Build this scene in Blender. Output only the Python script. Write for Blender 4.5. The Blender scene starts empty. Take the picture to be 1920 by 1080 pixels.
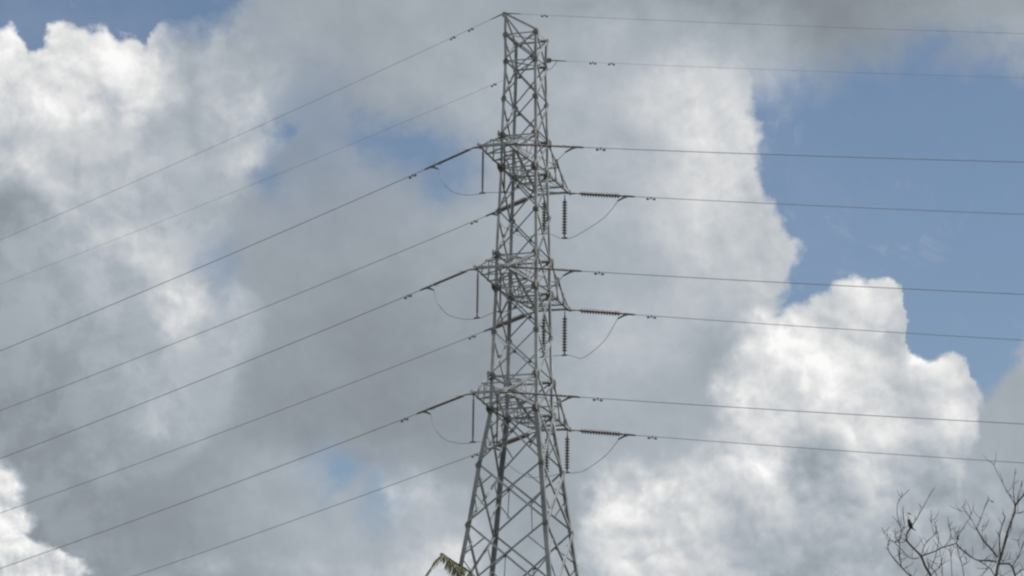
import bpy, bmesh, math, random
from mathutils import Vector, Matrix
random.seed(7)
SC = bpy.context.scene
COL = SC.collection
R = math.radians

# ------------------------------------------------------------------ camera
FPX, PITCH, ROLL = 5312.82, R(13.4581), R(-0.74202)
CAMP = Vector((0, 0, 1.6))
FW = Vector((0, math.cos(PITCH), math.sin(PITCH)))
RT = Vector((1, 0, 0)); UP = RT.cross(FW)
RT, UP = RT * math.cos(ROLL) - UP * math.sin(ROLL), RT * math.sin(ROLL) + UP * math.cos(ROLL)
cd = bpy.data.cameras.new('camera'); cam = bpy.data.objects.new('camera', cd); COL.objects.link(cam)
m = Matrix((RT, UP, -FW)).transposed().to_4x4(); m.translation = CAMP
cam.matrix_world = m
cd.sensor_width = 36; cd.sensor_fit = 'HORIZONTAL'; cd.lens = FPX / 1920 * 36
cd.clip_start = 0.1; cd.clip_end = 6000
SC.camera = cam

# ------------------------------------------------------------------ sun, exposure
SUN_AZ, SUN_EL = R(84), R(48)           # azimuth from +Y towards +X
sd = Vector((math.sin(SUN_AZ) * math.cos(SUN_EL), math.cos(SUN_AZ) * math.cos(SUN_EL), math.sin(SUN_EL)))
sl = bpy.data.lights.new('sun', 'SUN'); so = bpy.data.objects.new('sun', sl); COL.objects.link(so)
sl.energy = 3.2; sl.angle = R(0.5); sl.color = (1, .965, .91)
so.rotation_euler = (-sd).to_track_quat('-Z', 'Y').to_euler(); so.location = (0, 0, 80)
SC.view_settings.view_transform = 'Standard'; SC.view_settings.look = 'None'
SC.view_settings.exposure = 0; SC.view_settings.gamma = 1
SC.cycles.filter_width = 2.35
SC.cycles.max_bounces = 5

# ------------------------------------------------------------------ sky: sky texture with procedural cumulus over it
def build_sky():
    w = bpy.data.worlds.new('World'); SC.world = w; w.use_nodes = True
    w.cycles.sampling_method = 'MANUAL'; w.cycles.sample_map_resolution = 256
    nt = w.node_tree; nt.nodes.clear(); L = nt.links

    def put(sock, v):
        if isinstance(v, bpy.types.NodeSocket): L.new(v, sock)
        else: sock.default_value = v

    def M(op, a, b=None, c=None, clamp=False):
        n = nt.nodes.new('ShaderNodeMath'); n.operation = op; n.use_clamp = clamp
        put(n.inputs[0], a)
        if b is not None: put(n.inputs[1], b)
        if c is not None: put(n.inputs[2], c)
        return n.outputs[0]
    add = lambda a, b: M('ADD', a, b); sub = lambda a, b: M('SUBTRACT', a, b); mul = lambda a, b: M('MULTIPLY', a, b)

    def smooth(x, lo, hi):
        n = nt.nodes.new('ShaderNodeMapRange'); n.interpolation_type = 'SMOOTHSTEP'
        put(n.inputs['Value'], x); put(n.inputs['From Min'], lo); put(n.inputs['From Max'], hi)
        n.inputs['To Min'].default_value = 0; n.inputs['To Max'].default_value = 1
        return n.outputs[0]

    def mixf(f, a, b):
        n = nt.nodes.new('ShaderNodeMix'); n.data_type = 'FLOAT'
        put(n.inputs[0], f); put(n.inputs[2], a); put(n.inputs[3], b)
        return n.outputs[0]

    def mixc(f, a, b):
        n = nt.nodes.new('ShaderNodeMix'); n.data_type = 'RGBA'
        put(n.inputs[0], f); put(n.inputs[6], a); put(n.inputs[7], b)
        return n.outputs[2]

    def noise(vec, scale, detail=6, rough=.55, dist=0.0, lac=2.0):
        n = nt.nodes.new('ShaderNodeTexNoise'); n.normalize = True
        put(n.inputs['Vector'], vec); n.inputs['Scale'].default_value = scale; n.inputs['Detail'].default_value = detail
        n.inputs['Roughness'].default_value = rough; n.inputs['Distortion'].default_value = dist; n.inputs['Lacunarity'].default_value = lac
        return n

    def ramp(x, stops, soft_stops=False):                    # stops: (position 0..1, (v0, v1))
        n = nt.nodes.new('ShaderNodeValToRGB'); r = n.color_ramp; r.interpolation = 'CARDINAL' if soft_stops else 'LINEAR'
        while len(r.elements) < len(stops): r.elements.new(0.5)
        for i, (p, v) in enumerate(stops):
            r.elements[i].position = p
        for i, (p, v) in enumerate(stops):
            r.elements[i].position = p; r.elements[i].color = (v[0], v[1], 0, 1)
        put(n.inputs[0], x)
        return n.outputs[0]

    def sep(c):
        n = nt.nodes.new('ShaderNodeSeparateXYZ'); put(n.inputs[0], c); return n.outputs

    tc = nt.nodes.new('ShaderNodeTexCoord'); D = tc.outputs['Generated']
    dx, dy, dz = sep(D)
    az = mul(M('ARCTAN2', dx, dy), 180 / math.pi)
    el = mul(M('ARCSINE', M('MINIMUM', M('MAXIMUM', dz, -1.0), 1.0)), 180 / math.pi)
    # the bank of clouds is mapped by compass bearing and elevation, 1/100 degree units, slightly tilted
    U0 = add(add(mul(az, AZU[0]), mul(el, AZU[1])), AZU[2])
    V0 = add(add(mul(az, AZV[0]), mul(el, AZV[1])), AZV[2])

    n1 = noise(D, 22, 8, .58); n2 = noise(D, 75, 7, .6); n3 = noise(D, 230, 5, .6)
    c1 = sep(n1.outputs['Color']); c2 = sep(n2.outputs['Color']); c3 = sep(n3.outputs['Color'])
    def warp(base, i, a, b, c):
        s = add(mul(sub(c1[i], .5), a), mul(sub(c2[i], .5), b))
        if c: s = add(s, mul(sub(c3[i], .5), c))
        return add(base, s)
    Uw = warp(U0, 0, 170, 110, 30); Vw = warp(V0, 1, 130, 90, 30)      # strong warp: soft grey masses
    Ue = warp(U0, 2, 50, 66, 13); Ve = warp(V0, 0, 40, 72, 15)          # light warp: crisp cumulus outlines
    pu = lambda u: M('DIVIDE', M('PINGPONG', u, 1920.0), 1920.0)
    pv = lambda v: M('PINGPONG', v, 1080.0)
    UW, VW, UE, VE = pu(Uw), pv(Vw), pu(Ue), pv(Ve)
    # rounded puffs: cell heights on a warped direction, lit from the sun's side
    def vecadd(a, b, sc=None):
        n = nt.nodes.new('ShaderNodeVectorMath'); n.operation = 'MULTIPLY_ADD' if sc is not None else 'ADD'
        if sc is not None:
            put(n.inputs[0], a); n.inputs[1].default_value = (sc, sc, sc); put(n.inputs[2], b)
        else:
            put(n.inputs[0], a); put(n.inputs[1], b)
        return n.outputs[0]
    DW = vecadd(n2.outputs['Color'], vecadd(n1.outputs['Color'], D, .016), .010)
    def puffh(vec, scale):
        n = nt.nodes.new('ShaderNodeTexVoronoi'); n.feature = 'F1'; put(n.inputs['Vector'], vec); n.inputs['Scale'].default_value = scale
        d = n.outputs['Distance']; return M('MAXIMUM', sub(1.0, mul(mul(d, d), 1.25)), 0.0)
    h1, h2 = puffh(DW, 62), puffh(DW, 150)
    h1b, h2b = puffh(vecadd(DW, (.0030, 0, .0058)), 62), puffh(vecadd(DW, (.0013, 0, .0024)), 150)
    bil1, bil2 = sub(h1, h1b), sub(h2, h2b)
    knob = add(mul(sub(h1, .6), 26.0), mul(sub(h2, .6), 11.0))
    patch = sub(smooth(noise(DW, 46, 6, .58).outputs[0], .40, .62), .5)
    def field(u, v, y0, dyy, xs, rows):
        tot = None
        for i, row in enumerate(rows):
            wgt = M('MAXIMUM', sub(1.0, mul(M('ABSOLUTE', sub(v, y0 + i * dyy)), 1.0 / dyy)), 0.0)
            if i == 0: wgt = M('MAXIMUM', wgt, M('LESS_THAN', v, y0))
            if i == len(rows) - 1: wgt = M('MAXIMUM', wgt, M('GREATER_THAN', v, y0 + i * dyy))
            val = sep(ramp(u, [(x / 1920, (q / 255, 0)) for x, q in zip(xs, row)], True))[0]
            tot = mul(val, wgt) if tot is None else M('MULTIPLY_ADD', val, wgt, tot)
        return tot

    def edge(u, pts, rng=1080.0):          # piecewise outline, value / rng
        o = sep(ramp(u, [(p / (1920.0 if rng == 1080.0 else 1080.0), (q / rng, 0)) for p, q in pts]))[0]
        return mul(o, rng)

    # 1. brightness of the main grey-white bank
    lum = field(UW, VW, 0, 135, MAIN_X, MAIN)
    lum_left = field(UW, VW, 0, 135, LEFT_X, LEFT)
    gedge = edge(M('DIVIDE', VE, 1080.0), G_EDGE, 1920.0)
    lum = mixf(smooth(sub(gedge, mul(UE, 1920.0)), -26.0, 40.0), lum, lum_left)
    def puffs(base, u, v, spots):
        for (x, y, rx, ry, s) in spots:
            qx = mul(sub(u, x), 1 / rx); qy = mul(sub(v, y), 1 / ry)
            base = M('MULTIPLY_ADD', M('EXPONENT', mul(add(mul(qx, qx), mul(qy, qy)), -1.0)), s / 255, base)
        return base
    UWp = mul(UW, 1920.0); UEp = mul(UE, 1920.0)
    lum = puffs(lum, UWp, VW, PUFFS)
    # 2. thin places where blue shows
    blue = None
    for (x, y, rx, ry, s) in BLUE_SPOTS:
        qx = mul(sub(mul(UW, 1920.0), x), 1 / rx); qy = mul(sub(VW, y), 1 / ry)
        g = mul(M('EXPONENT', mul(add(mul(qx, qx), mul(qy, qy)), -1.0)), s)
        blue = g if blue is None else add(blue, g)
    # billow relief: the side of each puff that faces the sun is brighter
    off = nt.nodes.new('ShaderNodeVectorMath'); off.operation = 'ADD'; put(off.inputs[0], D); off.inputs[1].default_value = (.0034, 0, .0066)
    b1 = noise(D, 36, 7, .55, .35); b2 = noise(off.outputs[0], 36, 7, .55, .35)
    rel = sub(b1.outputs[0], b2.outputs[0])
    off3 = nt.nodes.new('ShaderNodeVectorMath'); off3.operation = 'ADD'; put(off3.inputs[0], D); off3.inputs[1].default_value = (.0014, 0, .0026)
    v1 = noise(D, 150, 6, .62, .3); v2 = noise(off3.outputs[0], 150, 6, .62, .3)
    rel2 = sub(v1.outputs[0], v2.outputs[0])
    grain = mul(sub(noise(D, 26, 7, .55, .6).outputs[0], .5), 1.5)

    # 3. masks
    aedge = sub(edge(UE, A_EDGE), 100.0); ma = smooth(add(sub(VE, aedge), knob), -9.0, 13.0)
    soft = smooth(mul(UE, 1920.0), 275.0, 330.0)
    ma = mixf(soft, ma, smooth(sub(VW, sub(edge(UW, A_EDGE), 100.0)), -45.0, 45.0))
    bedge = edge(M('DIVIDE', VE, 1080.0), B_EDGE, 1920.0); mb = smooth(add(sub(bedge, mul(UE, 1920.0)), mul(knob, .7)), -12.0, 16.0)
    vap = mul(smooth(sub(add(bedge, 75.0), mul(UW, 1920.0)), 0.0, 110.0), mul(smooth(n2.outputs[0], .47, .68), .55))
    mb = M('MAXIMUM', mb, vap)
    fedge = edge(UW, F_EDGE); mf = mul(smooth(sub(fedge, VW), -125.0, 50.0), mixf(smooth(sub(fedge, VW), -60.0, 30.0), smooth(b1.outputs[0], .32, .66), 1.0))
    cedge = edge(UE, C_EDGE); mc = smooth(add(sub(VE, cedge), knob), -9.0, 13.0)
    csoft = mul(smooth(add(sub(VE, cedge), mul(knob, 1.8)), -45.0, 70.0), add(.72, mul(smooth(n2.outputs[0], .40, .58), .28)))
    eedge = edge(UE, E_EDGE); me = smooth(add(sub(VE, eedge), mul(knob, .6)), -18.0, 40.0)
    dedge = sub(edge(M('DIVIDE', VE, 1080.0), [(p, q + 100) for p, q in D_EDGE], 1920.0), 100.0); md = smooth(sub(dedge, mul(UE, 1920.0)), -8.0, 26.0)

    lumc = field(UE, VE, 540, 110, C_X, CUM)
    lumc = puffs(lumc, UEp, VE, CPUFFS)
    lumc = add(lumc, mul(rel, .20)); lumc = add(lumc, mul(rel2, .10)); lumc = add(lumc, add(mul(bil1, .085), mul(bil2, .05))); lumc = add(lumc, mul(patch, .05))
    k = add(.35, mul(smooth(lum, .64, .88), 1.6))
    lum = add(lum, mul(k, add(mul(rel, .13), add(mul(rel2, .055), mul(grain, .14)))))
    leftw = add(.3, mul(smooth(sub(gedge, mul(UE, 1920.0)), -40.0, 60.0), .8))
    lum = add(lum, mul(leftw, add(mul(patch, .05), mul(smooth(lum, .60, .9), add(mul(bil1, .09), mul(bil2, .05))))))
    isc = mixf(smooth(mul(UE, 1920.0), 1500.0, 1540.0), csoft, mc)
    lum = mixf(isc, lum, lumc)
    lum = mixf(md, lum, add(.88, add(mul(rel, .5), mul(rel2, .4))))
    elum = add(.665, mul(rel, .12)); lum = mixf(me, lum, mixf(smooth(VE, 820.0, 1000.0), elum, lum))
    lum = M('MINIMUM', M('MAXIMUM', lum, .42), .985)
    cover = M('MULTIPLY', ma, M('MAXIMUM', M('MAXIMUM', mb, mf), M('MAXIMUM', mc, me)))
    thin = M('MINIMUM', blue, .85)
    thin = mul(thin, sub(1.0, M('MAXIMUM', mc, me)))
    cover = mul(cover, sub(1.0, thin))
    wisp = smooth(sub(noise(D, 40, 8, .62, 1.2).outputs[0], .5), .06, .30)
    gap = M('EXPONENT', mul(add(M('POWER', mul(sub(mul(UW, 1920.0), 1800.0), 1 / 90), 2.0), M('POWER', mul(sub(VW, 460.0), 1 / 80), 2.0)), -1.0))
    cover = M('MAXIMUM', cover, add(.07, mul(wisp, add(.24, mul(gap, .22)))))
    lin = M('POWER', lum, 2.2)
    ccol = mixc(smooth(lum, .62, .93), (.895, 1.0, 1.115, 1), (1.0, 1.0, .995, 1))
    vm = nt.nodes.new('ShaderNodeVectorMath'); vm.operation = 'SCALE'; put(vm.inputs[0], ccol); put(vm.inputs[3], lin)
    sky = nt.nodes.new('ShaderNodeTexSky'); sky.sky_type = 'NISHITA'; sky.sun_disc = False
    sky.sun_elevation = SUN_EL; sky.sun_rotation = SUN_AZ
    sky.air_density = 1.0; sky.dust_density = .6; sky.ozone_density = 2.4
    bs = nt.nodes.new('ShaderNodeBackground'); L.new(sky.outputs[0], bs.inputs[0]); bs.inputs[1].default_value = .086
    bc = nt.nodes.new('ShaderNodeBackground'); L.new(vm.outputs[0], bc.inputs[0]); bc.inputs[1].default_value = 1.0
    mx = nt.nodes.new('ShaderNodeMixShader'); L.new(cover, mx.inputs[0]); L.new(bs.outputs[0], mx.inputs[1]); L.new(bc.outputs[0], mx.inputs[2])
    out = nt.nodes.new('ShaderNodeOutputWorld'); L.new(mx.outputs[0], out.inputs[0])

def ray(x, y):
    d = FW + RT * ((x - 960) / FPX) - UP * ((y - 540) / FPX)
    return d.normalized()

def bearing_map():
    # linear map from bearing / elevation to the 0..1920 x 0..1080 bank coordinates
    def ae(x, y):
        d = ray(x, y); return math.degrees(math.atan2(d.x, d.y)), math.degrees(math.asin(d.z))
    a0, e0 = ae(960, 540); a1, e1 = ae(1760, 540); a2, e2 = ae(160, 540); a3, e3 = ae(960, 100); a4, e4 = ae(960, 980)
    ax, ex = (a1 - a2) / 1600, (e1 - e2) / 1600; ay, ey = (a4 - a3) / 880, (e4 - e3) / 880
    det = ax * ey - ay * ex
    iu = (ey / det, -ay / det); iv = (-ex / det, ax / det)
    return (iu[0], iu[1], 960 - iu[0] * a0 - iu[1] * e0), (iv[0], iv[1], 540 - iv[0] * a0 - iv[1] * e0)
AZU, AZV = bearing_map()

MAIN_X = list(range(0, 1921, 120))
MAIN = [
 [225,222,205,188,172,166,166,168,163,160,163,150,142,139,143,152,166],
 [228,236,226,184,172,165,165,171,174,178,184,200,190,156,156,160,170],
 [204,192,182,174,162,160,160,166,171,178,188,206,216,190,180,175,172],
 [158,178,192,184,166,162,164,170,172,174,184,198,208,206,195,175,172],
 [152,160,172,170,162,156,157,161,166,170,178,188,198,204,190,172,172],
 [150,156,160,160,157,152,153,155,160,178,182,170,178,176,172,170,172],
 [150,146,150,155,154,151,147,152,157,162,172,174,174,172,172,170,172],
 [150,146,148,152,164,172,168,162,160,168,180,182,178,176,174,168,163],
 [150,152,152,150,156,174,192,205,165,172,186,188,180,170,166,164,164]]
LEFT_X = [0, 80, 160, 240, 320, 400, 480, 560, 1920]
LEFT = [
 [215,215,215,205,182,172,168,166,166],
 [226,238,240,228,188,182,182,172,168],
 [216,206,196,192,180,176,188,188,170],
 [164,178,190,196,186,178,182,180,170],
 [163,169,175,184,193,189,186,178,170],
 [157,163,169,175,180,179,175,168,160],
 [151,151,156,168,176,169,162,156,150],
 [150,149,148,150,153,156,160,166,166],
 [150,150,150,150,150,152,158,168,170]]
G_EDGE = [(0,430),(60,500),(120,540),(180,528),(230,508),(260,520),(310,500),(350,478),(400,440),(440,415),(490,400),(530,425),(560,470),(600,492),(650,488),(700,466),(760,462),(820,435),(870,370),(930,290),(1080,240)]
PUFFS = [(445,205,55,35,12),(345,590,55,42,24),(250,470,60,34,14),(290,815,36,34,18),(30,395,60,45,-16),(470,290,38,40,10),(300,365,80,40,-8),
 (560,880,80,40,12),(790,935,55,34,30),(870,1045,50,50,26),(700,860,40,20,-6),(820,690,170,90,-5),(1120,60,70,30,8),(1200,170,90,60,6),(640,300,60,30,6),(900,180,60,40,6),
 (1330,690,50,80,-5),(1120,640,60,60,8),(1300,420,60,120,4),(150,660,120,50,-4),(90,230,50,30,8),(215,200,45,40,12)]
CPUFFS = [(1440,600,50,34,14),(1480,640,60,40,10),(1185,930,55,40,14),(1180,995,50,20,-30),(1560,730,40,40,12),(1780,800,46,40,16),(1715,692,16,14,34),(1640,600,40,50,4),(1500,870,60,40,-22),(1590,830,22,40,24),(1420,690,50,30,-10),(1430,880,30,50,14),
 (1690,620,20,60,-10),(1700,740,40,40,-10),(1380,780,30,40,8),(1300,900,60,30,8),(1620,900,60,40,-8)]
C_X = list(range(1080, 1921, 60))
CUM = [
 [170,175,180,185,190,205,222,210,208,218,210,206,206,205,200],
 [180,182,184,180,175,212,248,234,218,214,205,232,202,196,180],
 [170,172,176,182,186,222,226,228,236,216,208,208,226,188,172],
 [180,200,220,206,198,220,228,194,188,222,200,190,190,174,168],
 [203,244,240,220,210,200,188,178,178,178,176,171,168,165,163],
 [185,203,204,204,198,190,183,175,170,169,168,166,165,165,165]]
BLUE_SPOTS = [(512,240,26,26,.7),(505,345,26,50,.55),(690,258,70,38,.55),(800,270,85,45,.8),(850,340,62,42,.65),(430,525,34,65,.45),(645,886,50,40,.95),(735,935,38,44,.55),(560,190,90,70,.25),(575,300,70,110,.28),(760,330,110,60,.2),(400,30,70,40,.3)]
A_EDGE = [(0,75),(14,80),(28,108),(45,108),(60,98),(80,92),(105,74),(140,72),(180,62),(215,78),(250,84),(268,102),(285,72),(310,60),(340,62),(380,48),(420,24),(480,-40),(560,-90),(1920,-90)]
A_EDGE = [(p, max(q, -90) + 100) for p, q in A_EDGE]
B_EDGE = [(0,1400),(60,1408),(100,1412),(140,1417),(190,1420),(230,1426),(280,1420),(330,1428),(370,1440),(400,1455),(430,1475),(450,1503),(480,1508),(510,1500),(560,1490),(620,1450),(700,1400),(1080,1340)]
F_EDGE = [(0,60),(1300,100),(1360,128),(1420,140),(1500,128),(1590,112),(1680,102),(1800,92),(1850,92),(1890,124),(1920,145)]
C_EDGE = [(0,1080),(1060,1080),(1085,960),(1105,905),(1150,880),(1220,876),(1270,850),(1310,800),(1340,720),(1365,650),(1395,602),(1440,586),(1490,570),(1530,566),(1560,552),(1590,535),(1630,528),(1665,545),(1682,565),(1692,610),(1700,650),(1708,672),(1722,676),(1742,690),(1760,672),(1785,668),(1808,690),(1825,730),(1845,760),(1920,800)]
E_EDGE = [(0,1080),(1750,1080),(1785,930),(1810,830),(1830,762),(1860,718),(1885,688),(1905,662),(1920,640)]
D_EDGE = [(0,-90),(840,-70),(868,20),(900,55),(935,74),(952,62),(975,92),(995,84),(1012,62),(1030,85),(1048,120),(1062,160),(1080,195)]


build_sky()

# ------------------------------------------------------------------ materials
def mat(name, base, rough=.6, metal=0.0, var=.25, scale=6.0, second=None, spec=.4):
    mt = bpy.data.materials.new(name); mt.use_nodes = True
    nt = mt.node_tree; b = nt.nodes['Principled BSDF']; L = nt.links
    tc = nt.nodes.new('ShaderNodeTexCoord')
    n = nt.nodes.new('ShaderNodeTexNoise'); n.inputs['Scale'].default_value = scale; n.inputs['Detail'].default_value = 6
    L.new(tc.outputs['Object'], n.inputs['Vector'])
    r = nt.nodes.new('ShaderNodeValToRGB'); L.new(n.outputs[0], r.inputs[0])
    r.color_ramp.elements[0].position = .3; r.color_ramp.elements[1].position = .72
    lo = second or tuple(c * (1 - var) for c in base); hi = tuple(min(1, c * (1 + var)) for c in base)
    r.color_ramp.elements[0].color = (*lo, 1); r.color_ramp.elements[1].color = (*hi, 1)
    L.new(r.outputs[0], b.inputs['Base Color'])
    b.inputs['Roughness'].default_value = rough; b.inputs['Metallic'].default_value = metal
    b.inputs['Specular IOR Level'].default_value = spec
    return mt
def per_bar(mt, amount):
    nt = mt.node_tree; b = nt.nodes['Principled BSDF']; L = nt.links
    src = b.inputs['Base Color'].links[0].from_socket
    g = nt.nodes.new('ShaderNodeNewGeometry'); r = nt.nodes.new('ShaderNodeMapRange')
    L.new(g.outputs['Random Per Island'], r.inputs['Value']); r.inputs['To Min'].default_value = 1 - amount; r.inputs['To Max'].default_value = 1 + amount
    h = nt.nodes.new('ShaderNodeHueSaturation'); L.new(src, h.inputs['Color']); L.new(r.outputs[0], h.inputs['Value']); L.new(h.outputs[0], b.inputs['Base Color'])
    return mt
STEEL = per_bar(mat('galvanised_steel', (.37, .385, .40), .5, .15, .32, 1.1), .26)
PLATE = mat('weathered_plate', (.24, .24, .235), .6, .2, .2, 1.2, (.16, .135, .11))
ALU = mat('aluminium_strand', (.34, .345, .35), .55, .3, .15, 3)
FITTING = mat('cast_fitting', (.19, .19, .19), .5, .4, .2, 8)
POLYMER = mat('polymer_rubber', (.14, .105, .095), .55, 0, .2, 5)
PORCELAIN = mat('glazed_porcelain', (.185, .16, .15), .28, 0, .2, 5, spec=.6)
CONCRETE = mat('concrete', (.36, .35, .33), .9, 0, .2, 3)
BARK = mat('dry_bark', (.11, .09, .072), .9, 0, .35, 5)
TWIG = mat('twig_bark', (.13, .115, .10), .9, 0, .3, 8)
FROND = mat('palm_leaf', (.25, .24, .13), .5, 0, .3, 1.2, (.12, .135, .075))
RACHIS = mat('palm_stalk', (.19, .15, .06), .6, 0, .25, 2)
PALMBARK = mat('palm_bark', (.24, .21, .17), .9, 0, .3, 5)
DRYLEAF = mat('withered_leaf', (.12, .085, .05), .8, 0, .3, 10)
FEATHER = mat('dark_feather', (.05, .04, .033), .75, 0, .3, 30)
BREAST = mat('pale_feather', (.42, .36, .28), .8, 0, .2, 40)
BEAK = mat('horn', (.06, .055, .05), .4, 0, .1, 20)
SLEEVE = mat('black_sheath', (.03, .03, .032), .5, 0, .2, 4)
GROUND = mat('meadow_grass', (.10, .105, .055), .95, 0, .4, .12, (.075, .07, .04))

# ------------------------------------------------------------------ helpers
def link(name, bm, material, parent=None, smooth=False):
    me = bpy.data.meshes.new(name); bm.normal_update(); bm.to_mesh(me); bm.free()
    for p in me.polygons: p.use_smooth = smooth
    for mm in (material if isinstance(material, (list, tuple)) else [material]): me.materials.append(mm)
    o = bpy.data.objects.new(name, me); COL.objects.link(o)
    if parent is not None:
        o.parent = parent
        o.matrix_parent_inverse = Matrix.Translation(parent.location).inverted()
    return o
def empty(name, loc):
    o = bpy.data.objects.new(name, None); COL.objects.link(o); o.location = loc; o.empty_display_size = .3
    return o
def tag(o, label=None, cat=None, group=None, kind=None):
    if label: o['label'] = label
    if cat: o['category'] = cat
    if group: o['group'] = group
    if kind: o['kind'] = kind
    return o
def frame(d, hint=Vector((0, 0, 1))):
    d = d.normalized()
    if abs(d.dot(hint)) > .98: hint = Vector((1, 0, 0))
    x = d.cross(hint).normalized(); return x, x.cross(d).normalized()
def angle_bar(bm, p, q, w, u, v, t=None):
    """Steel angle from p to q, corner on the line, flanges of width w along u and v."""
    p, q = Vector(p), Vector(q); d = (q - p).normalized()
    u = (u - d * u.dot(d)).normalized(); v = v - d * v.dot(d); v = (v - u * v.dot(u)).normalized()
    t = t or max(.010, w * .10)
    prof = [(0, 0), (w, 0), (w, t), (t, t), (t, w), (0, w)]
    r = [[bm.verts.new(e + u * a + v * b) for a, b in prof] for e in (p, q)]
    for i in range(6):
        j = (i + 1) % 6; bm.faces.new((r[0][i], r[0][j], r[1][j], r[1][i]))
    bm.faces.new(r[0][::-1]); bm.faces.new(r[1])
def plate(bm, c, u, v, n, wu, wv, t=.012):
    u, v, n = u.normalized(), v.normalized(), n.normalized()
    pts = [(-1, -.45), (-.5, -1), (.5, -1), (1, -.45), (1, .45), (.5, 1), (-.5, 1), (-1, .45)]
    a = [bm.verts.new(c + u * wu * x + v * wv * y + n * t) for x, y in pts]
    b = [bm.verts.new(c + u * wu * x + v * wv * y - n * t) for x, y in pts]
    bm.faces.new(a); bm.faces.new(b[::-1])
    for i in range(8):
        j = (i + 1) % 8; bm.faces.new((a[i], b[i], b[j], a[j]))
def join_plates(bm, pl):
    vm = {v: bm.verts.new(v.co) for v in pl.verts}
    for f in pl.faces: bm.faces.new([vm[v] for v in f.verts]).material_index = 1
    pl.free()
def tube(bm, pts, rad, seg=6, cap=True):
    pts = [Vector(p) for p in pts]
    rr = rad if isinstance(rad, (list, tuple)) else [rad] * len(pts)
    rings = []; x = None
    for i, p in enumerate(pts):
        d = (pts[min(i + 1, len(pts) - 1)] - pts[max(i - 1, 0)]).normalized()
        if x is None: x, _ = frame(d)
        x = (x - d * x.dot(d)).normalized(); y = d.cross(x)
        rings.append([bm.verts.new(p + (x * math.cos(k * math.tau / seg) + y * math.sin(k * math.tau / seg)) * rr[i]) for k in range(seg)])
    for a, b in zip(rings, rings[1:]):
        for k in range(seg):
            bm.faces.new((a[k], a[(k + 1) % seg], b[(k + 1) % seg], b[k]))
    if cap: bm.faces.new(rings[0][::-1]); bm.faces.new(rings[-1])
def lathe(bm, p, d, prof, seg=14):
    x, y = frame(d); d = d.normalized(); rings = []
    for s, r in prof:
        rings.append([bm.verts.new(p + d * s + (x * math.cos(k * math.tau / seg) + y * math.sin(k * math.tau / seg)) * r) for k in range(seg)])
    for a, b in zip(rings, rings[1:]):
        for k in range(seg): bm.faces.new((a[k], a[(k + 1) % seg], b[(k + 1) % seg], b[k]))
    bm.faces.new(rings[0][::-1]); bm.faces.new(rings[-1])
def spline(pts, n=6):
    P = [Vector(p) for p in pts]; P = [P[0] * 2 - P[1]] + P + [P[-1] * 2 - P[-2]]; out = []
    for i in range(1, len(P) - 2):
        for k in range(n):
            t = k / n; a, b, c, d = P[i - 1:i + 3]
            out.append(.5 * (2 * b + (c - a) * t + (2 * a - 5 * b + 4 * c - d) * t * t + (3 * b - a - 3 * c + d) * t ** 3))
    out.append(P[-2]); return out
def at_depth(x, y, dist):
    d = ray(x, y); return CAMP + d * (dist / d.y)

# ------------------------------------------------------------------ ground
bm = bmesh.new()
bmesh.ops.create_grid(bm, x_segments=60, y_segments=60, size=3000)
tag(link('ground', bm, GROUND), kind='structure')

# ------------------------------------------------------------------ transmission tower
TX, TY, AL = .5019, 126.0, R(19.0079)
EA = Vector((math.cos(AL), -math.sin(AL), 0))      # along the line, to the right and slightly nearer
EB = Vector((math.sin(AL), math.cos(AL), 0))       # across the line, away
EZ = Vector((0, 0, 1))
BASE = Vector((TX, TY, 0))
RINGS = [(43.8, .81), (42.5, .78), (40.68, .83), (38.85, .88), (37.32, .88), (35.25, .95), (33.17, 1.01), (31.64, 1.02),
         (29.58, 1.075), (27.51, 1.13), (25.98, 1.15), (23.41, 1.54), (20.67, 1.87), (17.3, 2.33), (13.4, 2.86), (9.0, 3.45), (4.4, 4.07), (.35, 4.62)]
def half(z):
    for (z0, h0), (z1, h1) in zip(RINGS, RINGS[1:]):
        if z1 <= z <= z0: return h0 + (h1 - h0) * (z0 - z) / (z0 - z1)
    return RINGS[-1][1]
def corner(z, sa, sb): return BASE + EA * half(z) * sa + EB * half(z) * sb + EZ * z
tower = tag(empty('transmission_tower', BASE), 'tall grey lattice steel pylon with three pairs of crossarms against the clouds', 'pylon')
CORN = [(-1, -1), (1, -1), (1, 1), (-1, 1)]
for sa, sb in CORN:
    bm = bmesh.new()
    zs = [r[0] for r in RINGS]
    for z0, z1 in zip(zs, zs[1:]):
        w = .125 if z0 > 34 else .15 if z0 > 26 else .20 if z0 > 17 else .24
        angle_bar(bm, corner(z1, sa, sb), corner(z0, sa, sb), w, -EA * sa, -EB * sb, w * .12)
    if (sa, sb) == (-1, 1):                                          # step bolts
        z = 3.0
        while z < 43:
            c = corner(z, sa, sb); tube(bm, [c, c - EA * .16 * (1 if int(z / .4) % 2 else 0) + EB * .16 * (0 if int(z / .4) % 2 else 1)], .009, 5); z += .4
    lg = link('leg', bm, STEEL, tower)
    bm = bmesh.new(); c = corner(.35, sa, sb)
    lathe(bm, Vector((c.x, c.y, -.3)), EZ, [(0, .55), (.45, .55), (.5, .5), (.75, .42), (.8, .38)], 16)
    ft = link('footing', bm, CONCRETE, lg)
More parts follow.
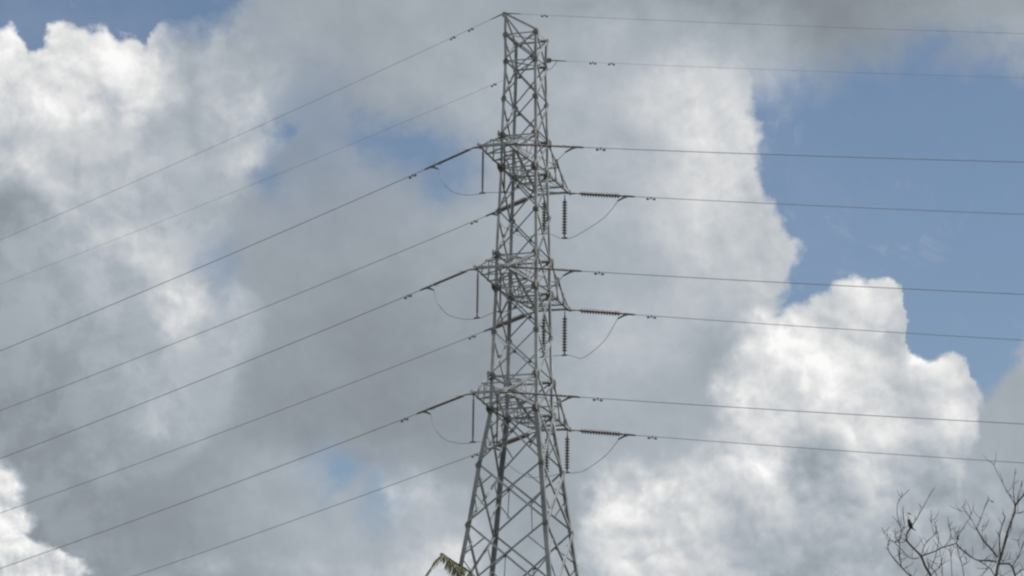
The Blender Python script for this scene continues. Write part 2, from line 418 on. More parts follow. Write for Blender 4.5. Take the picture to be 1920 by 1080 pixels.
def face_bracing(c0, c1):
    """X bracing of one face, corner c0 to corner c1."""
    bm = bmesh.new(); pl = bmesh.new()
    n = Vector((0, 0, 0)) + EA * (c0[0] + c1[0]) + EB * (c0[1] + c1[1]); n.normalize()      # outward
    for i, ((z0, _), (z1, _)) in enumerate(zip(RINGS, RINGS[1:])):
        a0, b0, a1, b1 = corner(z0, *c0), corner(z0, *c1), corner(z1, *c0), corner(z1, *c1)
        w = .066 if i < 9 else .076 if i < 11 else .092
        al = (b0 - a0).normalized()
        up = ((a0 - a1) + (b0 - b1)).normalized()
        angle_bar(bm, a0 - n * .016, b1 - n * .016, w, up, -n)
        angle_bar(bm, b0 + n * .012, a1 + n * .012, w, up, n)
        if i in (0, 1, 3, 4, 6, 7, 9, 10, 13, 15):
            angle_bar(bm, a0 - n * .03, b0 - n * .03, w, -EZ, -n)
        if i >= 10:                                                  # secondary members
            x = (a0 + b1) / 2 * .5 + (b0 + a1) / 2 * .5
            wid0, wid1 = (b0 - a0).length, (b1 - a1).length
            f = wid0 / (wid0 + wid1); x = a0.lerp(b1, f)
            for ca, cb, fa in ((a0, a1, f), (b0, b1, f)):
                mid = ca.lerp(cb, fa * 1.0); off = n * .05
                angle_bar(bm, ca.lerp(x, .45) - off, mid - off, .05, up, -n)
                angle_bar(bm, cb.lerp(x, .45) - off, mid - off, .05, up, -n)
        if i >= 11 and n.dot(EB) ** 2 > .5:
            low = (a1.lerp(b1, .5)).lerp(x, .12)
            angle_bar(bm, x - n * .06, low - n * .06, .045, al, -n)
        s = .12 if i < 11 else .115
        for c, sgn in ((a0, 1), (b0, -1)):
            k = 1.45 if i in (3, 4, 6, 7, 9, 10) else .9
            plate(pl, c + al * sgn * s * .75 + n * .024 - up * .04, al, up, n, s * k, s * k * 1.1, .008)
        x = a0.lerp(b1, (b0 - a0).length / ((b0 - a0).length + (b1 - a1).length))
        plate(pl, x + n * .002, al, up, n, .085, .085, .006)
    join_plates(bm, pl)
    link('face_bracing', bm, [STEEL, PLATE], tower)
for i in range(4): face_bracing(CORN[i], CORN[(i + 1) % 4])
# flat bracing across the body at arm levels
for z in (43.8, 42.5, 38.85, 37.32, 33.17, 31.64, 27.51, 25.98, 13.4):
    bm = bmesh.new()
    P = [corner(z - .05, *c) for c in CORN]
    angle_bar(bm, P[0], P[2], .065, EZ, EA); angle_bar(bm, P[1] - EZ * .03, P[3] - EZ * .03, .065, -EZ, EA)
    Q = [(P[k] + P[(k + 1) % 4]) / 2 - EZ * .015 for k in range(4)]
    for k in range(4 if z < 14 else 0): angle_bar(bm, Q[k], Q[(k + 1) % 4], .05, EZ, (P[0] + P[2]) / 2 - Q[k] + Vector((.01, .02, 0)))
    link('plan_bracing', bm, STEEL, tower)
# earth-wire peak rising from the nearest-left leg
bm = bmesh.new(); PK = corner(43.8, -1, -1) + EZ * 1.0
A0, C0, D0, B0 = (corner(43.8, *c) for c in CORN)
angle_bar(bm, A0 - EZ * .3, PK, .12, EA, EB)
angle_bar(bm, PK - EZ * .04, C0, .09, EZ, EB); angle_bar(bm, PK - EZ * .1, B0, .08, EZ, EA)
angle_bar(bm, PK - EZ * .12, corner(42.5, 1, -1), .075, EZ, EB)
plate(bm, PK - EZ * .06, EA, EZ, EB, .12, .13)
link('earth_wire_peak', bm, STEEL, tower)
bm = bmesh.new(); DK = corner(42.83, 1, 1)
plate(bm, DK + EA * .09, EA, EZ, EB, .13, .12); angle_bar(bm, D0 - EA * .02, corner(42.5, 1, -1), .08, EZ, EA)
link('earth_wire_bracket', bm, STEEL, tower)

ARMS = [('top', 38.85, 37.32, 4.30, .70, 4.32, .82), ('middle', 33.17, 31.64, 4.50, .72, 4.36, .84), ('bottom', 27.51, 25.98, 4.60, .72, 4.80, .76)]
TIPS = {}
def crossarm(lev, zt, zb, L, w, sb):
    bm = bmesh.new(); pl = bmesh.new()
    out = EB * sb
    tips = [BASE + out * L + EA * w * s + EZ * zb for s in (-1, 1)]
    tb = [corner(zb, s, sb) for s in (-1, 1)]; tt = [corner(zt, s, sb) for s in (-1, 1)]
    for k, s in enumerate((-1, 1)):
        angle_bar(bm, tb[k], tips[k], .11, -EA * s, EZ)               # bottom chord
        angle_bar(bm, tt[k], tips[k] + EZ * .09, .09, -EA * s, -EZ)   # top chord
        N = 3
        bot = [tb[k].lerp(tips[k], f / N) for f in range(N + 1)]; top = [tt[k].lerp(tips[k] + EZ * .09, f / N) for f in range(N + 1)]
        for j in range(1, N):
            angle_bar(bm, bot[j] + EA * s * .012, top[j] + EA * s * .012, .05, out, -EA * s)
        for j in range(0, N - 1):
            angle_bar(bm, top[j] + EA * s * .02, bot[j + 1] + EA * s * .02, .05, EZ, EA * s)
        plate(pl, tips[k] + EZ * .05, out, EZ, EA, .22, .12); plate(pl, tips[k] + EA * s * .14 - EZ * .02, EA, out, EZ, .16, .10)
        for c in (tb[k], tt[k]): plate(pl, c + out * .16 + EA * s * .015, out, EZ, EA, .2, .17)
    for zz, a, b in ((-.02, tb, tips), (.02, tt, tips)):
        N = 3 if a is tb else 2
        for j in range(N):
            p0, p1 = a[0].lerp(b[0], j / N), a[1].lerp(b[1], j / N); q0, q1 = a[0].lerp(b[0], (j + 1) / N), a[1].lerp(b[1], (j + 1) / N)
            e = EZ * zz
            if j: angle_bar(bm, p0 + e, p1 + e, .055, out, EZ)
            angle_bar(bm, p0 + e * 2, q1 + e * 2, .05, EA, EZ)
    angle_bar(bm, tips[0] - EA * .05, tips[1] + EA * .05, .11, -out, EZ)
    join_plates(bm, pl)
    o = link('crossarm', bm, [STEEL, PLATE], tower)
    o['label'] = ('%s crossarm reaching towards the viewer on the left' if sb < 0 else '%s crossarm reaching away on the right') % lev
    TIPS[lev, sb] = tips
for lev, zt, zb, L1, w1, L2, w2 in ARMS:
    crossarm(lev, zt, zb, L1, w1, -1); crossarm(lev, zt, zb, L2, w2, 1)

# ------------------------------------------------------------------ wires, strings, jumpers
HL = Vector((-math.cos(R(42)), math.sin(R(42)), 0)); HR = Vector((math.cos(R(18.5)), -math.sin(R(18.5)), 0))
def through(p, h, x, y):
    """distance along heading h and height at which a wire from p meets the sight line x, y"""
    d = ray(x, y); o = p - CAMP                     # t*d.xy = o.xy + s*h.xy
    det = d.x * (-h.y) + h.x * d.y
    t = (o.x * (-h.y) + h.x * o.y) / det; s = (d.x * o.y - d.y * o.x) / det
    return s, CAMP.z + d.z * t
class Span:
    def __init__(self, p, h, x, y, k=.00042):
        self.p, self.h, self.k = p, h, k
        s, z = through(p, h, x, y); self.m = (z - p.z - k * s * s) / s
    def at(self, s): return self.p + self.h * s + EZ * (self.m * s + self.k * s * s)
    def dirn(self, s): return (self.h + EZ * (self.m + 2 * self.k * s)).normalized()
def add_wire(name, span, s0, s1, r, label, group, clamp=True):
    bm = bmesh.new(); n = 60
    tube(bm, [span.at(s0 + (s1 - s0) * (i / n) ** 1.3) for i in range(n + 1)], r, 6)
    o = tag(link(name, bm, ALU, None, True), label, 'power line', group)
    if clamp:
        bm = bmesh.new(); d = span.dirn(s0); c = span.at(s0)
        lathe(bm, c - d * .10, d, [(0, .03), (.04, .05), (.5, .045), (.62, .028)], 8)
        dn = (-EZ + -d * 1.4).normalized()
        tube(bm, [c + d * .18, c + d * .05 + dn * .12, c + dn * .42], [.045, .05, .034], 8)
        link('dead_end_clamp', bm, FITTING, o, True)
        return o, c + dn * .40, dn
    return o, None, None
def polymer_prof(L):
    pr = [(0, .022)]; s = .03; k = 0
    while s < L - .05:
        rr = .062 if k % 2 == 0 else .05
        pr += [(s, .024), (s + .012, rr), (s + .022, rr * .96), (s + .032, .024)]; s += .055; k += 1
    return pr + [(L, .022)]
def disc_prof(L, r=.128):
    n = round(L / .140); st = L / n; pr = [(0, .03)]
    for i in range(n):
        s = i * st
        pr += [(s + .008, .055), (s + .03, .06), (s + .042, r * .8), (s + .062, r), (s + .078, r * .97), (s + .08, .075), (s + st - .008, .05)]
    return pr + [(L, .03)]
def insulator(name, p, q, disc, label, group, lead=.30, tail=.25):
    d = (q - p).normalized(); Lt = (q - p).length
    o = tag(empty(name, p), label, 'insulator', group)
    bm = bmesh.new(); Lr = Lt - lead - tail
    lathe(bm, p + d * lead, d, disc_prof(Lr) if disc else polymer_prof(Lr), 16 if disc else 12)
    link('disc_string' if disc else 'shed_rod', bm, PORCELAIN if disc else POLYMER, o, True)
    for a, b in ((0, lead), (Lt - tail, Lt)):
        bm = bmesh.new()
        tube(bm, [p + d * a, p + d * b], .024, 8)
        x, y = frame(d)
        lathe(bm, p + d * (b - .10 if a == 0 else a), d, [(0, .04), (.10, .045)], 10)
        plate(bm, p + d * (a + .07 if a == 0 else b - .08), d, x, y, .08, .05)
        link('end_fitting', bm, FITTING, o)
        bm = bmesh.new()
        e = p + d * (b if a == 0 else a); sg = 1 if a == 0 else -1
        for s in (1, -1):
            tube(bm, [e, e + x * s * .16 + d * sg * .02, e + x * s * .26 + d * sg * .14], .009, 5)
        link('arcing_horn', bm, FITTING, o)
    return o
def damper(span, s, label, r=.68):
    c = span.at(s); d = span.dirn(s)
    o = tag(empty('vibration_damper', c), label, 'damper', 'vibration dampers clamped under the wires')
    bm = bmesh.new(); lathe(bm, c + EZ * .03, -EZ, [(0, .03), (.03, .035), (.16 * r, .022)], 8); link('clamp', bm, FITTING, o)
    low = c - EZ * .10 * r
    bm = bmesh.new(); tube(bm, [low - d * .24 * r - EZ * .02, low, low + d * .24 * r - EZ * .02], .012, 5); link('messenger_cable', bm, ALU, o)
    for sg in (-1, 1):
        bm = bmesh.new()
        lathe(bm, low + d * sg * .14 * r - EZ * .012, d * sg, [(0, .022), (.02, .042), (.09 * r, .052), (.17 * r, .046), (.19 * r, .02)], 10)
        link('weight', bm, FITTING, o, True)
    return o

NEAR_L = {'top': (0, 658), 'middle': (0, 860), 'bottom': (0, 1066)}
NEAR_R = {'top': (1920, 304), 'middle': (1920, 552), 'bottom': (1920, 795)}
FAR_L = {'top': (0, 770), 'middle': (0, 962), 'bottom': (252, 1080)}
FAR_R = {'top': (1920, 402), 'middle': (1920, 638), 'bottom': (1920, 868)}
HANG = {('top', -1): ((906, 362), (946.5, 360)), ('middle', -1): ((896, 596), (939, 584)), ('bottom', -1): ((888, 829), (933, 829)),
        ('top', 1): ((1021, 438), (1059, 446)), ('middle', 1): ((1020, 669), (1059, 666)), ('bottom', 1): ((1026, 893), (1064, 886))}
ENDS = {}
for lev, *_ in ARMS:
    for sb in (-1, 1):
        tips = TIPS[lev, sb]; near = sb < 0
        arm = '%s %s crossarm' % (lev, 'left' if near else 'right')
        spans = []; leads = []
        for k, (h, tab, side) in enumerate(((HL, NEAR_L if near else FAR_L, 'left'), (HR, NEAR_R if near else FAR_R, 'right'))):
            p = tips[k] + EA * (-.27 if k == 0 else .27) - EZ * .02
            sp = Span(p, h, *tab[lev])
            Ls = (2.5 if k == 0 else 2.75) if near else 2.45
            e = sp.at(Ls)
            insulator('tension_insulator', p, e, not near,
                      ('%s insulator pulling to the %s from the %s' % ('slim reddish rod' if near else 'ribbed brown disc', side, arm)),
                      'insulators pulled tight between crossarms and wires', .28 if near else .30, .25)
            w, tail, dn = add_wire('conductor', sp, Ls, 330, .0155 if near else .0145,
                     'dark conductor running off to the %s from the %s' % (side, arm), 'phase conductors strung on the pylon')
            leads.append((tail, dn)); spans.append(sp)
            damper(sp, Ls + (1.25 if k == 0 else 1.28), 'dumbbell damper on the conductor leaving the %s to the %s' % (arm, side))
        # hanging jumper strings
        bots = []
        for k, (bx, by) in enumerate(HANG[lev, sb]):
            # point on the outer edge of the arm above the clamp
            a0, a1 = tips[0], tips[1]
            best = min((a0.lerp(a1, f / 200) for f in range(201)), key=lambda q: abs((q - CAMP).dot(RT) / (q - CAMP).dot(FW) * FPX + 960 - bx))
            d = ray(bx, by); z = CAMP.z + d.z / d.y * (best.y - CAMP.y)
            top = best - EZ * .05; bot = Vector((best.x, best.y, z))
            o = insulator('jumper_insulator', top, bot, not near,
                      '%s hanging from the %s, %s of its pair' % ('slim rod insulator' if near else 'ribbed disc insulator', arm, 'left' if k == 0 else 'right'),
                      'insulators hanging under the crossarms to steady the jumper loops', .30, .16)
            bm = bmesh.new(); lathe(bm, bot - EA * .15, EA, [(0, .02), (.04, .04), (.26, .04), (.30, .02)], 8); link('suspension_clamp', bm, FITTING, o)
            bots.append(bot)
        (t0, d0), (t1, d1) = leads
        if near:
            path = [t0 - d0 * .15, t0, t0.lerp(bots[0], .07) - EZ * .42, t0.lerp(bots[0], .30) - EZ * .70, t0.lerp(bots[0], .62) - EZ * .52, bots[0] - EA * .2 - EZ * .04, bots[0] + EA * .2, bots[1] - EA * .2, bots[1] + EA * .3 - EZ * .01,
                    bots[1].lerp(t1, .55) - EZ * .42, t1 + d1 * .4 - EZ * .12, t1, t1 - d1 * .15]
        else:
            sg1, sg2 = {'top': (.34, .36), 'middle': (.74, .62), 'bottom': (.44, .38)}[lev]
            path = [t0 - d0 * .15, t0, t0 + d0 * .35 - EZ * .40, t0.lerp(bots[0], .55) - EZ * .55, bots[0] - EA * .3 - EZ * .03, bots[0] + EA * .2, bots[1] - EA * .2, bots[1] + EA * .3 - EZ * .03,
                    bots[1].lerp(t1, .36) - EZ * sg1, bots[1].lerp(t1, .74) - EZ * sg2, t1 + d1 * .12 - EZ * .10, t1, t1 - d1 * .15]
        bm = bmesh.new(); tube(bm, spline(path, 8), .014, 6)
        tag(link('jumper_cable', bm, ALU, None, True), 'slack jumper loop slung beneath the %s' % arm, 'jumper cable', 'jumper loops under the crossarms')
# earth wires
for (p, h, tgt, lab, ds, r) in ((PK, HL, (0, 450), 'thin earth wire sloping left from the very tip of the pylon', (2.1, 3.25), .0085),
                             (PK + EA * .02, HR, (1920, 63), 'thin earth wire running right from the very tip of the pylon', (1.95,), .007),
                             (DK + EA * .12, HL, (0, 533), 'thin earth wire sloping left from just under the pylon top', (3.5,), .0065),
                             (DK + EA * .14, HR, (1920, 146), 'thin earth wire running right from just under the pylon top', (2.1, 3.0), .006)):
    sp = Span(p, h, *tgt)
    o, _, _ = add_wire('earth_wire', sp, 0, 330, r, lab, 'earth wires at the pylon top', False)
    bm = bmesh.new(); d = sp.dirn(0); lathe(bm, p, d, [(0, .03), (.3, .03), (.75, .022), (.85, .012)], 8); link('dead_end_clamp', bm, FITTING, o, True)
    for i, s in enumerate(ds):
        damper(sp, s, '%s damper on the %s' % (('small', 'outer small')[i], lab.replace('thin ', '')), .5)
bm = bmesh.new()
tube(bm, spline([DK + EA * .5 - EZ * .02, DK + EA * .42 - EZ * .18, DK + EA * .18 - EZ * .42, DK - EA * .1 - EZ * .5], 6), .014, 6)
tag(link('bonding_lead', bm, ALU, None, True), 'short bonding lead drooping beside the pylon top on the right', 'cable')

# ------------------------------------------------------------------ bare tree on the right
TD = 30.0
PXM = TD / FPX
def limb(bm, px, r0, r1, dd=0.0, slope=0.0, seg=6, n=4):
    rnd = random.Random(int(px[0][0] * 7 + px[0][1]))
    pts = []
    for i, q in enumerate(px):
        z = TD + dd + slope * i + (rnd.uniform(-.05, .05) if i else 0)
        pts.append(at_depth(q[0], q[1], z))
    S = spline(pts, n); N = len(S) - 1
    rad = [(r0 + (r1 - r0) * (i / N) ** .8) * .80 * PXM * (1 + .12 * rnd.uniform(-1, 1)) for i in range(N + 1)]
    tube(bm, S, rad, seg); return S, rad
tree = tag(empty('bare_tree', at_depth(1850, 540, TD).xy.to_3d()), 'leafless tree with crooked grey brown twigs at the lower right', 'tree')
bark = bmesh.new(); tw = bmesh.new()
MAINL = [  # px points, base radius px, tip radius px, depth offset, depth slope
 ([(1768,1150),(1752,1110),(1745,1080),(1735,1062),(1727,1043),(1716,1031),(1709,1024),(1702,1016),(1699,1010),(1701,1000),(1706,992),(1711,984)],3.6,1.6,0,0),
 ([(1768,1150),(1740,1110),(1720,1090),(1705,1078),(1690,1063),(1675,1046),(1666,1032),(1665,1020),(1669,1012)],2.6,.9,.1,.01),
 ([(1858,1150),(1864,1115),(1868,1080),(1872,1058),(1878,1040),(1884,1018),(1890,995),(1897,975),(1903,960),(1904,948),(1911,938),(1922,925),(1940,905)],4.2,1.7,.2,0),
 ([(1868,1053),(1850,1051),(1832,1050),(1815,1040),(1803,1030),(1793,1019)],2.0,1.5,.2,-.03),
 ([(1727,1043),(1741,1038),(1752,1034),(1764,1028),(1775,1024),(1793,1019)],1.7,1.3,0,.02),
 ([(1874,1057),(1890,1057),(1898,1063),(1903,1078),(1910,1100),(1935,1150)],2.0,2.6,.2,.05),
 ([(1876,1045),(1874,1020),(1875,1000),(1879,985),(1884,970),(1880,962)],1.9,1.1,.2,.02),
 ([(1870,1045),(1858,1028),(1845,1015),(1836,1000),(1831,990)],2.0,1.5,.2,.03)]
TWIGL = [
 ([(1711,984),(1718,973),(1730,953),(1742,930),(1752,915)],1.3,.6,0,0),
 ([(1727,1043),(1733,1024),(1742,1012),(1752,1003),(1758,998)],1.2,.7,0,-.02),
 ([(1758,998),(1760,1012),(1757,1030),(1752,1050),(1745,1066)],.9,1.0,.02,0),
 ([(1752,1003),(1747,985),(1746,970)],.8,.4,0,.02),([(1758,1000),(1754,985),(1750,972)],.8,.4,0,-.02),
 ([(1690,1063),(1687,1045),(1687,1025),(1687,1010),(1690,995),(1684,975),(1682,960),(1683,945),(1690,933),(1705,918)],1.4,.6,.14,.01),
 ([(1690,995),(1696,985),(1694,968),(1694,948)],1.0,.4,.2,.01),([(1690,994),(1681,1000),(1678,1008),(1686,1016)],.7,.6,.2,0),
 ([(1669,1012),(1660,1000),(1653,988)],.8,.35,.2,0),([(1669,1012),(1680,1020),(1692,1032),(1702,1043),(1712,1048),(1724,1046)],.8,1.0,.12,-.01),
 ([(1699,1014),(1690,1018),(1684,1016)],.8,.5,0,.02),
 ([(1904,948),(1885,915),(1866,878),(1860,866)],1.2,.5,.2,.02),([(1904,948),(1900,920),(1902,895),(1904,878)],1.2,.5,.2,-.02),
 ([(1908,940),(1913,920),(1917,900)],1.1,.5,.2,.03),([(1903,962),(1914,962),(1925,955)],.9,.5,.2,.05),
 ([(1831,990),(1837,978),(1845,955),(1855,935)],1.1,.6,.3,.02),([(1831,992),(1822,975),(1812,960),(1802,950)],1.0,.5,.3,-.02),
 ([(1812,960),(1800,958)],.6,.3,.26,0),([(1819,968),(1822,962)],.9,.7,.26,0),([(1820,970),(1812,980),(1800,1000),(1793,1019)],.8,.8,.26,-.03),
 ([(1793,1019),(1797,1010),(1799,1012)],.9,.6,.05,0),([(1770,1024),(1785,1010),(1798,996)],.8,.4,.05,.02),([(1785,1010),(1780,990),(1777,980)],.7,.35,.07,.02),
 ([(1832,1050),(1846,1058),(1858,1068),(1866,1082)],1.0,1.2,.1,.03),([(1898,1063),(1908,1045),(1917,1025),(1926,1000)],1.4,.9,.3,.03),
 ([(1912,1028),(1909,1018),(1909,1010)],.8,.5,.38,0),([(1875,1058),(1886,1050),(1900,1048)],.9,.5,.2,.05),
 ([(1884,1018),(1893,1000),(1897,985),(1898,972)],1.1,.5,.2,.06),([(1868,1050),(1862,1035),(1864,1015)],.8,.4,.2,.05),
 ([(1845,1015),(1841,1000),(1843,985)],.8,.4,.3,.04),([(1856,1026),(1848,1022),(1842,1030)],.7,.4,.3,.04),
 ([(1815,1130),(1808,1085),(1804,1060),(1797,1035),(1795,1024)],1.4,.7,.1,0),([(1775,1130),(1768,1085),(1766,1060),(1762,1030)],1.2,.6,.05,.03),
 ([(1790,1130),(1785,1080),(1783,1045),(1780,1024)],1.2,.6,.1,-.03),([(1745,1080),(1753,1070),(1762,1064),(1766,1054)],1.2,.7,0,.03),
 ([(1765,1150),(1758,1085),(1748,1066)],1.3,1.0,0,.02),([(1735,1120),(1738,1080),(1742,1066),(1741,1054)],1.1,.6,0,-.03),
 ([(1806,1060),(1812,1055),(1811,1044)],1.1,.6,.1,0),([(1888,1110),(1880,1085),(1872,1075)],1.0,.7,.2,.02),([(1904,1078),(1914,1070),(1925,1066)],1.4,1.0,.4,.02),
 ([(1830,1120),(1838,1085),(1852,1066),(1858,1060)],1.1,.7,.25,.02),([(1915,1110),(1921,1085),(1930,1060)],1.4,.8,.4,.03)]
allS = []
for px, a, b, dd, sl_ in MAINL: allS.append(limb(bark, px, a, b, dd, sl_, 8))
for px, a, b, dd, sl_ in TWIGL: allS.append(limb(tw, px, a * .95, b, dd, sl_, 5))
# fine side twigs
rt = random.Random(11)
def side_twigs(S, count, lo, hi):
    for _ in range(count):
        i = rt.randrange(2, len(S) - 1); d = (S[i] - S[i - 1]).normalized()
        v = Vector((rt.uniform(-1, 1), rt.uniform(-1, 1), rt.uniform(-.1, 1))).normalized()
        g = (d * .5 + v * .9).normalized(); L = rt.uniform(lo, hi)
        p = S[i]; pts = [p]
        for k in range(3):
            g = (g + Vector((rt.uniform(-.3, .3), rt.uniform(-.3, .3), rt.uniform(0, .3)))).normalized(); pts.append(pts[-1] + g * L / 3)
        tube(tw, pts, [.0034, .003, .0024, .0016], 4)
for S, rad in allS: side_twigs(S, max(2, len(S) // 3), .05, .17)
# the rest of the tree below and beside the picture
base = Vector((tree.location.x, tree.location.y, 0))
fork = base + Vector((.1, .05, 2.3))
def big(a, b, r0, r1, jit=.12):
    pts = [a] + [a.lerp(b, f) + Vector((rt.uniform(-jit, jit), rt.uniform(-jit, jit), 0)) for f in (.35, .7)] + [b]
    S = spline(pts, 6); N = len(S) - 1; tube(bark, S, [r0 + (r1 - r0) * i / N for i in range(N + 1)], 10); return S
P1, P2, P3 = at_depth(1768, 1152, TD), at_depth(1858, 1152, TD + .2), at_depth(1935, 1152, TD + .45)
big(fork, P1, .075, .024); big(fork, P2, .085, .026); big(fork + EZ * .15, P3, .06, .018)
for px, py, dd in ((1815,1130,.1),(1775,1130,.05),(1790,1130,.1),(1735,1120,0),(1888,1110,.2),(1830,1120,.25),(1915,1110,.4)):
    S = big(fork.lerp(P2 if px > 1800 else P1, .65), at_depth(px, py, TD + dd), .02, .008, .05)
for tx_, tz_, ty_ in ((7.0, 6.9, 31), (6.8, 6.0, 29.4), (7.6, 6.2, 30.4), (6.2, 5.0, 32), (4.4, 4.6, 31.4), (6.4, 5.2, 28.2), (4.5, 4.3, 28.6)):
    S = big(fork, Vector((tx_, ty_, tz_)), .05, .006, .25); side_twigs(S, 14, .3, 1.1)
tr = bmesh.new(); Sx = spline([base - EZ * .1, base + Vector((.05, 0, .7)), base + Vector((-.03, .04, 1.5)), fork + EZ * .05], 6)
tube(tr, Sx, [.17 - .085 * (i / (len(Sx) - 1)) + (.08 if i == 0 else 0) for i in range(len(Sx))], 12)
trunk = link('trunk', tr, BARK, tree, True); join_plates(bark, tw); link('crown', bark, [BARK, TWIG], tree, True)
for (x, y, dd) in ((1860, 940, .36), (1705, 963, .2)):
    bm = bmesh.new(); c = at_depth(x, y, TD + dd); st = at_depth(x - 5, y - 3, TD + dd)
    tube(bm, [st, c], .002, 4); u = Vector((1, .3, -.25)).normalized(); v = Vector((.1, .5, 1)).normalized()
    vs = [bm.verts.new(c + u * a + v * b + Vector((0, 1, 0)) * cz) for a, b, cz in ((-.025, 0, 0), (-.008, .011, .007), (.014, .009, .004), (.028, 0, .002), (.014, -.010, .006), (-.008, -.010, .004))]
    bm.faces.new(vs); link('withered_leaf', bm, DRYLEAF, tree)

# ------------------------------------------------------------------ small bird on the left leader
bird = tag(empty('bird', at_depth(1708, 988, TD)), 'tiny dark bird perched upright on a bare twig of the tree', 'bird')
def bpt(x, y, dy=0.0): return at_depth(x, y, TD + dy)
spine = [(1703.2,973.4,.9),(1703.6,974.6,2.0),(1704.4,976.6,2.6),(1705.2,979,2.5),(1706,981.5,3.2),(1707,984.5,3.6),(1708.4,987.5,3.0),(1710.2,990,1.9),(1712.5,991.8,1.3),(1716.5,994.2,1.4),(1717.2,994.7,.5)]
bm = bmesh.new(); rings = []
for i, (x, y, r) in enumerate(spine):
    c = bpt(x, y); n0 = bpt(*spine[max(0, i - 1)][:2]); n1 = bpt(*spine[min(len(spine) - 1, i + 1)][:2]); d = (n1 - n0).normalized()
    side = Vector((0, 1, 0)); upv = d.cross(side).normalized(); flat = .45 if i >= 8 else 1.0
    rings.append([bm.verts.new(c + upv * math.cos(k * math.tau / 12) * r * 1.3 * PXM * flat + side * math.sin(k * math.tau / 12) * r * 1.25 * PXM) for k in range(12)])
for a, b in zip(rings, rings[1:]):
    for k in range(12): bm.faces.new((a[k], a[(k + 1) % 12], b[(k + 1) % 12], b[k]))
bm.faces.new(rings[0][::-1]); bm.faces.new(rings[-1])
bm.normal_update()
for f in bm.faces:
    c = f.calc_center_median()
    if f.normal.x < -.62 and 979 < 540 - (c - CAMP).dot(UP) / (c - CAMP).dot(FW) * FPX < 989: f.material_index = 1
link('body', bm, [FEATHER, BREAST], bird, True)
bm = bmesh.new(); h = bpt(1702.6, 974.6); lathe(bm, h + Vector((.004, 0, 0)), Vector((-1, -.15, .1)), [(0, .0045), (.008, .003), (.017, .0006)], 8); link('beak', bm, BEAK, bird, True)
for s in (-1, 1):
    bm = bmesh.new(); e = bpt(1703.4, 974.8, 0) + Vector((-.002, s * .0115, .001)); bmesh.ops.create_icosphere(bm, subdivisions=2, radius=.0022, matrix=Matrix.Translation(e)); link('eye', bm, SLEEVE, bird, True)
    bm = bmesh.new(); f0 = bpt(1708.0, 987.5) + Vector((0, s * .006, 0)); f1 = bpt(1709.0, 989.5) + Vector((0, s * .006, 0)); tube(bm, [f0, f1, f1 + Vector((-.006, 0, -.004))], .0016, 5); link('leg', bm, BEAK, bird)
    bm = bmesh.new(); w0 = bpt(1705.6, 979.5); w1 = bpt(1711.8, 991.2)
    pts = [w0.lerp(w1, t) + Vector((0, s * PXM * (3.1 - 2.2 * abs(t - .35)), 0)) for t in (0, .15, .35, .6, .85, 1)]
    tube(bm, pts, [.003, .009, .011, .008, .004, .001], 8); link('wing', bm, FEATHER, bird, True)

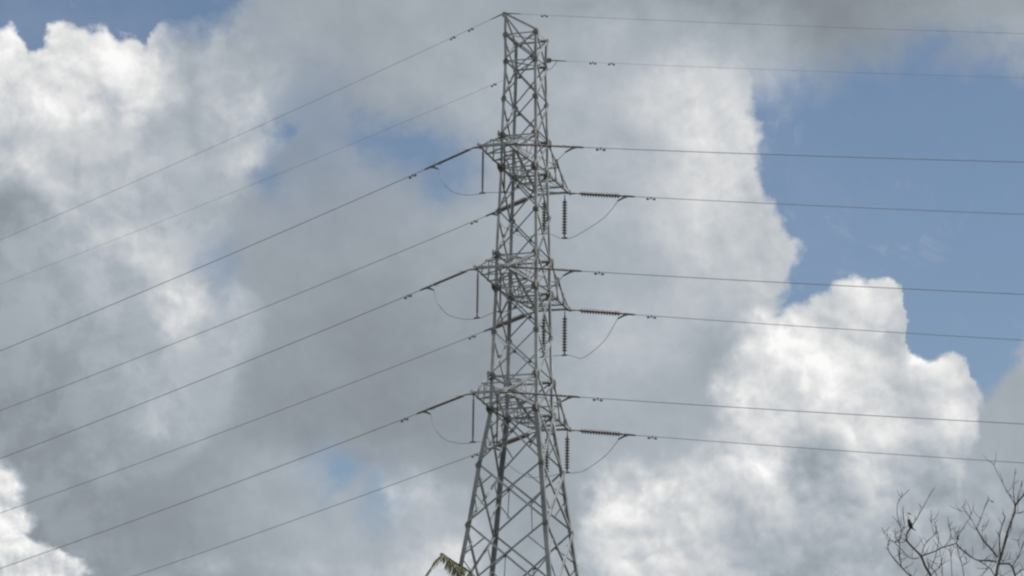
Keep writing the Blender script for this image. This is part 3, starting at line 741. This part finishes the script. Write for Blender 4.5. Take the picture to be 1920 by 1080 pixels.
# ------------------------------------------------------------------ coconut palm peeking over the lower edge
PD = 60.0; PM = PD / FPX
crown = at_depth(905, 1165, PD)
palm = tag(empty('coconut_palm', Vector((crown.x, crown.y, 0))), 'palm top with yellowish drooping fronds beside the foot of the pylon', 'palm')
bm = bmesh.new(); Sx = spline([Vector((crown.x + .5, crown.y, -.1)), Vector((crown.x + .35, crown.y, 1.2)), Vector((crown.x + .1, crown.y + .1, 4.5)), crown - EZ * .3, crown], 10)
N = len(Sx) - 1; tube(bm, Sx, [.24 - .11 * (i / N) + (.012 if i % 2 else 0) + (.12 if i < 2 else 0) for i in range(N + 1)], 14)
link('trunk', bm, PALMBARK, palm, True)
rp = random.Random(5)
def frond(pts, leaf, droop=.8, n=34, lw=.02):
    S = spline(pts, 10); N = len(S) - 1
    bm = bmesh.new(); tube(bm, S, [.03 - .024 * (i / N) for i in range(N + 1)], 6)
    f = link('frond', bm, RACHIS, palm, True)
    bm = bmesh.new()
    for j in range(n):
        t = .14 + .86 * j / (n - 1); i = min(int(t * N), N - 1); p = S[i].lerp(S[i + 1], t * N - i); d = (S[i + 1] - S[i]).normalized()
        x, y = frame(d)
        for s in (-1, 1):
            L = leaf * (math.sin(math.pi * min(1, .18 + .80 * t)) ** .6) * rp.uniform(.65, 1.15)
            g = (x * s * .8 + d * .6 + Vector((rp.uniform(-.1, .1), rp.uniform(-.1, .1), rp.uniform(-.1, .1)))).normalized()
            q = p; pv = None; w = lw * rp.uniform(.6, 1.2)
            for k in range(6):
                wd = w * (1 - (k / 5.2) ** 1.6) + .003; nrm = g.cross(EZ)
                if nrm.length < .05: nrm = x
                nrm.normalize()
                cur = [bm.verts.new(q - nrm * wd), bm.verts.new(q + Vector((0, 0, -.006))), bm.verts.new(q + nrm * wd)]
                if pv:
                    bm.faces.new((pv[0], pv[1], cur[1], cur[0])); bm.faces.new((pv[1], pv[2], cur[2], cur[1]))
                pv = cur; g = (g - EZ * droop * .34 * (k + .6) / 3).normalized(); q = q + g * L / 5
    link('leaflets', bm, FROND, f)
def P(x, y, d=0): return at_depth(x, y, PD + d)
frond([crown, P(900,1110), P(880,1073), P(862,1060), P(845,1049), P(828,1037)], .50, 1.6, 64, .02)
frond([crown, P(888,1112,-.3), P(862,1078,-.6), P(840,1050,-.8), P(827,1043,-.9), P(812,1060,-1), P(797,1082,-1), P(784,1112,-1)], .24, 1.3, 46, .011)
for k in range(12):
    a = k * math.tau / 12 + .3; r = rp.uniform(2.2, 2.9); hgt = rp.uniform(.0, .38)
    if hgt + crown.z > 10: hgt = .2
    v = Vector((math.cos(a), math.sin(a), 0))
    frond([crown, crown + v * .7 + EZ * (hgt * .7), crown + v * 1.5 + EZ * hgt * .6, crown + v * r - EZ * rp.uniform(.5, 1.2), crown + v * (r + .3) - EZ * rp.uniform(1.6, 2.2)], .6, 1.0, 30)

# ------------------------------------------------------------------ black service cable cutting the lower left corner
a, b = at_depth(-900, 1052, 25), at_depth(900, 1122, 27)
bm = bmesh.new(); tube(bm, [a.lerp(b, i / 30) - EZ * (.08 * math.sin(math.pi * i / 30)) for i in range(31)], .0065, 6)
tag(link('service_cable', bm, SLEEVE, None, True), 'dark cable crossing the very bottom left corner', 'cable')
